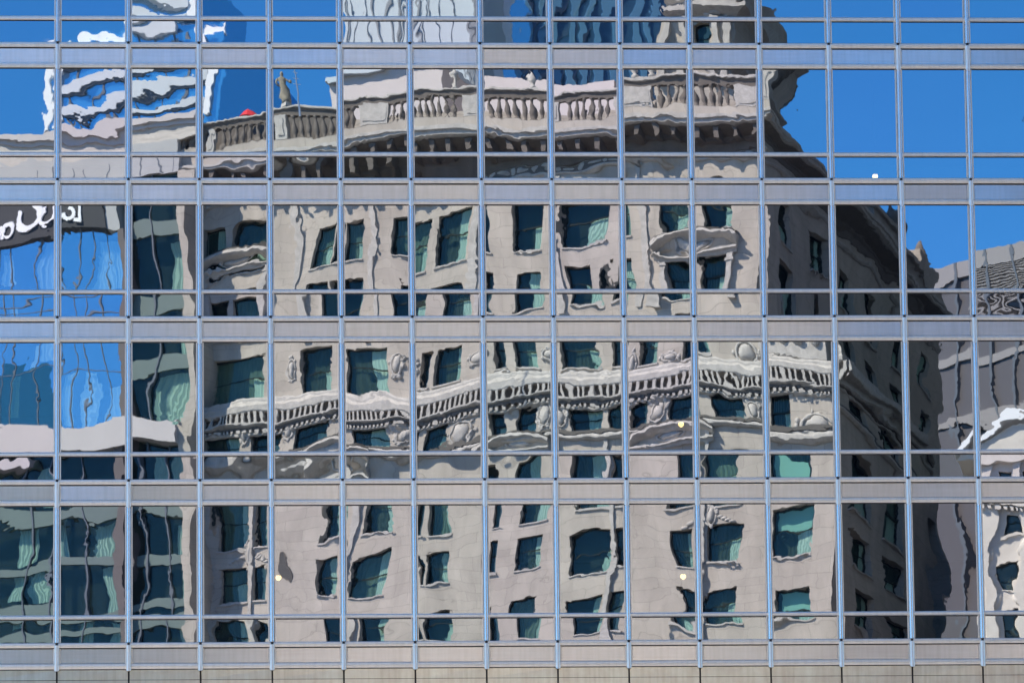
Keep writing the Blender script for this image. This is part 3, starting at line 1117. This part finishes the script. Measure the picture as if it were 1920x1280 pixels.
stone_windows(FT, TW, wt, .7)
def tmould(name, z, pr, hh):
    mb = MB()
    P = [(0.05, z + hh), (-pr, z + hh), (-pr, z + hh * .55), (-pr * .6, z + hh * .3), (-.05, z), (0.05, z)]
    mb.loft([[FT.at(t0, n, zz) for n, zz in P], [FT.at(t1 - n, n, zz) for n, zz in P], [FT.at(t1 - n, td, zz) for n, zz in P]])
    mb.build(name, M_trim, TW)
for v, pr, hh in ((38, .9, .8), (112, .5, .5), (2, .4, .4)):
    tmould("tower_cornice", FT.sz(1306, v)[1], pr, hh)
for u in (1250, 1284, 1344, 1366):
    s0 = FT.sz(u, 60)[0]
    p = MB()
    FT.poly(p, [(s0 - .22, FT.sz(1300, 150)[1]), (s0 + .22, FT.sz(1300, 150)[1]), (s0 + .18, FT.sz(1300, 46)[1]), (s0 - .18, FT.sz(1300, 46)[1])], -.45, 0)
    p.build("buttress", M_trim, TW)
for u, v in ((1262, 24), (1290, 20), (1345, 22)):
    s0, z0 = FT.sz(u, v)
    p = MB()
    FT.ellip(p, s0, z0, .4, .5, .4, -.1)
    FT.ring(p, s0, z0, .55, .62, .1, -.05)
    p.build("scroll_ornament", M_trim, TW, smooth=True)
mb = MB()
for k in range(9):
    s_ = td * (.25 + .7 * k / 8)
    z_ = FT.sz(1306, 150 - k * 17)[1]
    FTs.ellip(mb, s_, z_, .4, .55, .35, 0)
    FTs.box(mb, td - .1, td + .25 + .5 * (k % 3), .2, 1.2, z_, z_ + .8)
mb.build("crocket_row", M_soot_shade, TW)

# ------------------------------------------------------------------ far towers
def facade_tower(f, parent, s0, s1, z0, z1, depth, wallm):
    m = MB()
    f.box(m, s0, s1, 0, depth, z0, z1)
    return m.build("tower_wall", wallm, parent)


def far(u, v, y, ang):
    d = ray(u, v)
    P = CAM + d * ((y - CAM[1]) / d[1])
    return Face(P, (math.cos(ang), math.sin(ang)))


M_pale = mat("pale_cladding", (0.50, 0.56, 0.61), 0.5, 0, 0.05, .2)
M_white = mat("white_cladding", (0.82, 0.83, 0.85), 0.5)
M_band = mat("pale_band", (0.56, 0.60, 0.64), 0.6, 0, .1, .15)
M_bglass = glass_mat("deep_blue_glass", 0.45, (0.75, 0.9, 1.0), (0.04, 0.20, 0.40))
M_lglass = glass_mat("light_blue_glass", 0.5, (0.7, 0.9, 1.0), (0.16, 0.36, 0.52))
M_dglass = glass_mat("dark_blue_glass", 0.28, (0.75, 0.85, 1.0), (0.03, 0.085, 0.15))
M_pink = mat("pale_pink_stone", (0.60, 0.54, 0.53), 0.8, 0, 0.06, .6)
M_dline = mat("dark_shadow_line", (0.10, 0.12, 0.15), 0.6)

# banded glass tower, upper left
f = far(100, 235, 330, -0.25)
X = lambda u, v=180: f.sz(u, v)[0]
Z = lambda v, u=250: f.sz(u, v)[1]
BT = empty("banded_glass_tower", f.at(0, 0, 0), "stepped glass tower with white bands and white corner strips, at the upper left", "tower")
m = MB()
f.box(m, X(98), X(410), 0, 30, 0, Z(74)); m.build("tower_body", M_bglass, BT)
m = MB()
f.box(m, X(150), X(405), 1.0, 24, Z(74), Z(50))
f.box(m, X(244), X(372), .5, 20, Z(50), Z(-60)); m.build("tower_crown", M_bglass, BT)
m = MB()
for v in (100, 143, 190):
    f.box(m, X(130), X(376), -.6, .3, Z(v + 17), Z(v))
for v in (-8, 26, 58):
    f.box(m, X(246), X(345), -.8, .6, Z(v + 16), Z(v))
m.build("white_band", M_band, BT)
m = MB()
for v in (100, 143, 190):
    f.box(m, X(130), X(376), -.4, .2, Z(v + 22), Z(v + 17) - .01)
m.build("band_shadow_line", M_dline, BT)  # painted shadow line under each band
for a, b, v0, v1, n in ((96, 108, 228, 76, -.5), (118, 132, 225, 76, -.7), (378, 392, 228, 76, -.7), (345, 374, 50, -60, -.2), (240, 248, 50, -60, -.2), (150, 245, 76, 56, .6), (374, 412, 76, 56, .6)):
    m = MB()
    f.box(m, X(a), X(b), n, n + 1.0, Z(v0), Z(v1)); m.build("white_corner_strip", M_white, BT)
m = MB()
for u in (150, 185, 215, 260, 300, 340, 365):
    f.box(m, X(u) - .12, X(u) + .12, -.15, .2, Z(260), Z(76))
m.build("glazing_bar", M_dline, BT)
# plain blue tower next to it
f = far(380, 235, 345, -0.25)
X = lambda u, v=180: f.sz(u, v)[0]
Z = lambda v, u=440: f.sz(u, v)[1]
PT = empty("plain_glass_tower", f.at(0, 0, 0), "plain deep blue glass block just right of the banded tower", "tower")
m = MB()
f.box(m, X(378), X(474), 0, 30, 0, Z(126)); f.box(m, X(474), X(488), .5, 28, 0, Z(140)); m.build("tower_body", M_dglass if False else glass_mat("blue_block_glass", 0.35, (0.5, 0.75, 1.0), (0.015, 0.10, 0.25)), PT)
m = MB()
for v in (150, 174, 200, 226):
    f.box(m, X(378), X(474), -.1, .1, Z(v + 1.2), Z(v))
for u in (400, 424, 450):
    f.box(m, X(u) - .1, X(u) + .1, -.1, .1, Z(260), Z(128))
m.build("glazing_bar", M_dline, PT)
m = MB()
f.box(m, X(376), X(394), -.4, .4, Z(238), Z(132)); m.build("white_corner_strip", M_white, PT)

# pale striped tower, top middle
f = far(640, 150, 240, -0.3)
X = lambda u, v=100: f.sz(u, v)[0]
Z = lambda v, u=760: f.sz(u, v)[1]
WT = empty("pale_striped_tower", f.at(0, 0, 0), "pale tower with thin dark upright stripes, top middle behind the balustrade", "tower")
m = MB()
f.box(m, X(638), X(897), 0, 30, 0, Z(-90)); m.build("tower_wall", M_pale, WT)
m = MB()
u = 646
while u < 893:
    wd = rng.choice((.05, .08, .08, .2))
    f.box(m, X(u), X(u) + wd, -.12, .1, 0, Z(-90)); u += rng.choice((5, 5, 6, 14, 26))
m.build("dark_stripe", mat("grey_joint", (.22, .24, .27), .6), WT)
# pinkish penthouse block just behind the roof rail
f = Face(FM.p + FM.i * 22, FM.d)
X = lambda u, v=160: f.sz(u, v)[0]
Z = lambda v, u=760: f.sz(u, v)[1]
PB = empty("penthouse_block", f.at(X(640), 0, Z_ROOF - 1), "low pale pink block behind the roof balustrade under the striped tower", "building")
m = MB()
f.box(m, X(624), X(838), 0, 8, Z_ROOF - 1, Z(150)); m.build("block_wall", M_pink, PB)
m = MB()
f.box(m, X(622), X(840), -.4, 8.2, Z(150) + .004, Z(141)); m.build("roof_slab", M_pale, PB)
m = MB()
f.box(m, X(905), X(1150), 1, 8, Z_ROOF - 1, Z(136, 1000)); m.build("block_wall", M_pink, PB)

# blue glass tower with a white stripe
f = far(905, 140, 245, 0.05)
X = lambda u, v=100: f.sz(u, v)[0]
Z = lambda v, u=1060: f.sz(u, v)[1]
GT = empty("striped_glass_tower", f.at(0, 0, 0), "dark blue glass tower with one broad white upright stripe, left of the stone tower", "tower")
m = MB()
f.box(m, X(900), X(1260), 0, 30, 0, Z(-90)); m.build("tower_body", M_dglass, GT)
m = MB()
f.box(m, X(901), X(930), -.3, .3, 0, Z(-90)); m.build("pale_blue_strip", M_lglass, GT)
m = MB()
f.box(m, X(930), X(958), -.5, .3, 0, Z(-90)); m.build("white_stripe", M_white, GT)
m = MB()
f.box(m, X(958), X(990), -.3, .3, 0, Z(-90))
for u in (1012, 1040, 1066, 1094, 1122, 1150, 1186, 1210): f.box(m, X(u), X(u + rng.uniform(8, 16)), -.2, .2, 0, Z(-90))
m.build("glass_strip", M_lglass, GT)

# ------------------------------------------------------------------ glass shop building on the left
FG = Face(FM.p - FM.i * 2.0, FM.d)
X = lambda u, v=700: FG.sz(u, v)[0]
Z = lambda v, u=150: FG.sz(u, v)[1]
M_mirr = glass_mat("sky_mirror_glass", 0.60, (0.85, 0.90, 0.95), (0.02, 0.06, 0.09), 0.9)
M_whc = mat("white_curtain", (.8, .88, .92), .9)
M_teal = glass_mat("teal_reflection", 0.035, (0.8, 0.92, 0.9), (0.005, 0.016, 0.017), 0.65)
M_gband = mat("green_grey_band", (0.11, 0.155, 0.15), 0.6, 0, .08, .6)
M_cream = mat("cream_band", (0.50, 0.46, 0.455), 0.8, 0, .06, .7)
M_brown = mat("brown_pier", (0.115, 0.10, 0.10), 0.7, 0, .1, 1)
M_grain = mat("banded_stone", (0.52, 0.48, 0.44), 0.85, 0, .28, 1.1, stretch=(.5, .5, 5))
M_greyst = mat("grey_stone_panel", (0.40, 0.40, 0.40), 0.8, 0, .06, .5)
M_black = mat("sign_black", (0.018, 0.021, 0.028), 0.6)
M_letter = mat("letter_white", (0.85, 0.85, 0.85), 0.5)
GB = empty("corner_glass_building", FG.at(X(0), 0, 0), "glass fronted building with a white lettered black sign and teal curtains, far left", "building")
xl, xm, xr = X(-420), X(236), X(347)
m = MB()
FG.box(m, xl, xr, 1.2, 22, 0, Z(240)); m.build("core_wall", M_room, GB)
# parapet
m = MB()
FG.box(m, xl, X(372), -.5, .6, Z(256), Z(240)); FG.box(m, xl, X(372), -.2, .5, Z(268), Z(256) - .004); m.build("parapet", M_cream, GB)
m = MB()
FG.box(m, xl, X(372), 0, 1.2, Z(297), Z(268) - .004); m.build("frieze_wall", M_grain, GB)
m = MB()
FG.box(m, xl, X(345), -.15, 1.2, Z(345), Z(297) - .004); m.build("panel_course", M_greyst, GB)
m = MB()
for u in (20, 60, 112, 140, 165, 205, 250, 268, 305, 330):
    FG.box(m, X(u) - .03, X(u) + .03, -.165, -.14, Z(343), Z(316))
m.build("panel_joint", M_dline, GB)
m = MB()
FG.box(m, X(376), X(458), -2.0, 1, Z(296, 400), Z(228, 400)); m.build("roof_block", M_cream, GB) if False else None
# sign
m = MB()
FG.box(m, xl, X(204), -.45, 1.0, Z(437), Z(345) - .004); SG = m.build("sign_board", M_black, GB)
m = MB()
FG.box(m, X(204) + .004, xm, -.3, 1.0, Z(437), Z(345) - .004); m.build("pale_end_panel", M_greyst, GB)


def stroke(pts, w=.34):
    w *= .48
    p = MB()
    for (a, b) in zip(pts[:-1], pts[1:]):
        (sa, za), (sb, zb) = FG.sz(*a, -.5), FG.sz(*b, -.5)
        L = math.hypot(sb - sa, zb - za) or 1
        px, pz = -(zb - za) / L * w / 2, (sb - sa) / L * w / 2
        ex, ez = (sb - sa) / L * w * .3, (zb - za) / L * w * .3
        q_ = [(sa - ex + px, za - ez + pz), (sb + ex + px, zb + ez + pz), (sb + ex - px, zb + ez - pz), (sa - ex - px, za - ez - pz)]
        FG.poly(p, q_, -.56 - rng.uniform(0, .02), -.44)
    p.build("sign_letter", M_letter, SG)


def arc(cu, cv, ru, rv, a0, a1, n=12): return [(cu + ru * math.cos(R(a0 + (a1 - a0) * i / n)), cv + rv * math.sin(R(a0 + (a1 - a0) * i / n))) for i in range(n + 1)]
stroke([(1, 428), (1, 408), (6, 410), (7, 428)])
stroke(arc(16, 415, 9, 12, 0, 360, 16))
stroke(arc(52, 400, 20, 20, -60, 200, 14), .6)
stroke([(74, 392)] + arc(84, 408, 10, 10, 180, 0, 8) + [(94, 388)], .5)
stroke([(100, 388), (101, 416), (109, 418)], .45)
stroke(arc(120, 412, 8, 10, -90, 180, 10), .4)
stroke([(132, 388), (140, 390), (139, 424), (130, 424)], .4)
# main glazing: upper storeys mirror the sky
m = MB()
FG.rect(m, xl, xm, Z(800), Z(437), 0.0)
G1 = m.build("sky_glazing", M_mirr, GB)
m = MB()
for u in (4, 26, 79, 112, 138, 163, 196): FG.box(m, X(u) - .03, X(u) + .03, -.05, .05, Z(800), Z(437))
for v in (560, 576, 695): FG.box(m, xl, xm, -.07, .05, Z(v + 1.5), Z(v))
m.build("glazing_bar", M_dline, G1)
m = MB()
FG.box(m, xm - .2, xm + .42, -.35, 1.2, Z(800), Z(437)); m.build("brown_pier", M_brown, GB)
m = MB()
FG.rect(m, xm + .42, xr, Z(800), Z(345), .35)
G2 = m.build("teal_glazing", M_teal, GB)
m = MB()
for v0, v1 in ((412, 440), (560, 590), (668, 696)): FG.box(m, xm + .42, xr, .2, .5, Z(v1, 300), Z(v0, 300))
m.build("spandrel_band", M_gband, GB)
m = MB()
FG.box(m, X(290) - .05, X(290) + .05, .1, .4, Z(800), Z(345)); m.build("glazing_bar", M_dline, G2)


def drape(u0, u1, v0, v1, n=.75, m_=None):
    p = MB()
    a, b = X(u0, (v0 + v1) / 2), X(u1, (v0 + v1) / 2)
    k = max(6, int((b - a) / .12))
    for i in range(k):
        s_, t_ = a + (b - a) * i / k, a + (b - a) * (i + 1) / k
        z0_, z1_ = Z(v1, u0), Z(v0, u0)
        n_, o_ = n + .07 * (i % 2), n + .07 * ((i + 1) % 2)
        p.quad(FG.at(s_, n_, z0_), FG.at(t_, o_, z0_), FG.at(t_, o_, z1_), FG.at(s_, n_, z1_))
    p.build("curtain", m_ or M_curt, GB)


drape(318, 346, 445, 545); drape(322, 346, 592, 662); drape(292, 343, 702, 784)
for q_ in ((8, 26, 470, 545), (80, 106, 450, 548), (170, 226, 448, 548), (10, 30, 572, 596), (80, 104, 600, 690), (118, 136, 700, 790), (150, 172, 700, 790), (186, 226, 720, 788), (60, 76, 640, 700)):
    drape(*q_, n=.35, m_=M_whc)
drape(14, 34, 710, 788)
m = MB()
FG.rect(m, X(-60), X(100), Z(799), Z(690), -.02)
FG.rect(m, X(6), X(46), Z(690), Z(664), -.02)
FG.rect(m, X(100), X(116), Z(799), Z(745), -.02)
m.build('teal_glazing', M_teal, GB)  # dark patches painting in the reflection of a dark building
# cream band and the storeys below it
m = MB()
FG.box(m, xl, xr, -.9, 1, Z(841), Z(800) - .004); m.build("cream_band", M_cream, GB)
m = MB()
FG.box(m, xl, X(60), -.6, 1, Z(872), Z(858)); m.build("cream_ledge", M_cream, GB)
m = MB()
FG.rect(m, xl, xr, 0, Z(841) - .004, .35)
G3 = m.build("teal_glazing", M_teal, GB)
for v0, v1 in ((948, 968), (1046, 1068), (1140, 1158), (1176, 1190), (1240, 1262)):
    m = MB()
    FG.box(m, xl, xr, .15, .5, Z(v1), Z(v0)); m.build("spandrel_band", M_gband, GB)
m = MB()
for u in (-60, 48, 100, 158, 222, 262, 312): FG.box(m, X(u, 1000) - .05, X(u, 1000) + .05, .08, .4, 0, Z(841) - .01)
m.build("glazing_bar", M_dline, G3)
for a, b, v0, v1 in ((14, 52, 968, 1046), (98, 118, 968, 1046), (172, 224, 968, 1046), (325, 345, 968, 1046), (6, 42, 1068, 1140), (56, 96, 1068, 1140),
                     (186, 214, 1068, 1140), (332, 345, 1068, 1140), (10, 44, 1158, 1176), (140, 178, 1158, 1240), (192, 214, 1158, 1240), (330, 345, 1158, 1240),
                     (284, 302, 850, 946), (316, 344, 850, 946), (62, 92, 880, 946)):
    drape(a, b, v0, v1)
m = MB()
FG.box(m, X(226, 1050), X(242, 1050), -.5, 1.2, 0, Z(841) - .006); m.build("brown_pier", M_brown, GB)
# pale edge pier against the stone building
m = MB()
FG.box(m, xr + .004, X(366), -.3, 3, 0, Z(345)); m.build("edge_pier", M_stone, GB)

# ------------------------------------------------------------------ right-hand buildings
f = Face(place(1840, 600, 170)[:2], (1, 0))
P = place(1840, 600, 170)
f = Face((P[0], -P[1]), (-.534 * -1, -.845))
X = lambda u, v=600: f.sz(u, v)[0]
Z = lambda v, u=1840: f.sz(u, v)[1]
M_gp = mat("grey_metal_cladding", (0.11, 0.105, 0.115), 0.55, 0.2, .05, .5)
M_gl = mat("light_metal_band", (0.27, 0.26, 0.26), 0.55, 0.1, .05, .5)
RB = empty("grey_louvred_building", f.at(X(1840), 0, 0), "grey metal clad building with light bands and louvres, at the right edge", "building")
x0, x1 = X(1700), X(2080)
m = MB()
f.box(m, x0, x1, 0, 18, 0, Z(478)); m.build("cladding_wall", M_gp, RB)
for v0, v1 in ((478, 512), (655, 676), (776, 796)):
    m = MB()
    f.box(m, x0, x1, -.25, .4, Z(v1) , Z(v0) - (.004 if v0 == 478 else 0)); m.build("light_band", M_gl, RB)
m = MB()
z = Z(590)
while z < Z(516):
    f.box(m, X(1826), x1, -.2, .1, z, z + .07); z += .2
m.build("louvre", M_gl, RB)
for u in (1796, 1862, 1910, 1990):
    m = MB()
    f.box(m, X(u) - .14, X(u) + .14, -.3, .1, 0, Z(478) - .01); m.build("dark_upright", M_dline, RB)

P = place(1842, 900, 92)
f = Face((P[0], -P[1]), (1, -.25))
X = lambda u, v=1000: f.sz(u, v)[0]
Z = lambda v, u=1880: f.sz(u, v)[1]
M_c2 = mat("sunlit_cream_stone", (0.62, 0.58, 0.53), 0.85, 0, .12, 1.2, bump=.3)
CB = empty("cream_arched_building", f.at(X(1842), 0, 0), "sunlit cream building with a white arched top and sash windows, at the lower right edge", "building")
ws = []
for v0, v1 in ((972, 1012), (1050, 1106), (1150, 1200), (884, 930), (1250, 1310)):
    for a, b in ((1876, 1902), (1932, 1958), (1990, 2016)):
        ws.append((X(a, 1000), X(b, 1000), Z(v1), Z(v0)))
m = MB()
zt = Z(866)
pierced(f, m, X(1838), X(2060), 0, zt, ws, .35)
m.build("front_wall", M_c2, CB)
m = MB()
f.box(m, X(1838), X(2060), .4, 14, 0, zt - .2)
m.build("party_wall", M_brown, CB)
stone_windows(f, CB, ws, .35, stone=M_c2, room=False)
m = MB()
pts = [(X(1800 + 250 * i / 20), Z(866 - 76 * math.sin(math.pi * i / 20))) for i in range(21)]
f.poly(m, pts, -.6, 3); m.build("arched_gable", M_c2, CB)
m = MB()
rr = []
for i in range(21):
    s_, z_ = X(1796 + 258 * i / 20), Z(862 - 80 * math.sin(math.pi * i / 20))
    rr.append([f.at(s_, -1.0, z_), f.at(s_, .5, z_), f.at(s_, .5, z_ + .3), f.at(s_, -1.0, z_ + .3)])
m.loft(rr); m.build("white_coping", M_white, CB)
m = MB()
s_ = X(1838)
while s_ < X(2060):
    f.box(m, s_, s_ + .16, -.62, -.02, Z(962), Z(952)); s_ += .34
m.build('bracket_row', M_c2, CB)
m = MB()
for u in (1864, 1908, 1926):
    f.ellip(m, X(u), Z(915), .3, .5, .25)
    f.ellip(m, X(u), Z(1030), .25, .35, .2)
    f.ellip(m, X(u), Z(1130), .3, .4, .25)
m.build('carved_boss', M_c2, CB)
for u in (1854, 1916, 1974):
    m = MB()
    f.box(m, X(u) - .28, X(u) + .28, -.35, 0, 0, zt - .01); m.build("pilaster", M_c2, CB)
m = MB()
f.box(m, X(1838), X(2060), -.7, 0, Z(950), Z(938)); m.build("string_course", M_c2, CB)

# ------------------------------------------------------------------ dark slab added out of view to block sky light from the side wall
DT = empty("sky_blocker_slab", (39, -129, 0), "tall dark slab added beyond the right edge to block sky light", "building")
m = MB()
m.hexa([(39, -62), (100, -62), (100, -250), (64, -250), (39, -129)], 0, 220); m.build("tower_body", glass_mat("dark_blocker_glass", 0.14, (0.7, 0.85, 1.0), (0.008, 0.012, 0.02), 0, 0.3), DT)  # body of the slab added to block sky light
m = MB()
z = 6
while z < 218:
    m.box(38.8, 100.2, -129, -61.8, z, z + .6); z += 4
m.build("blocker_band", M_black, DT)
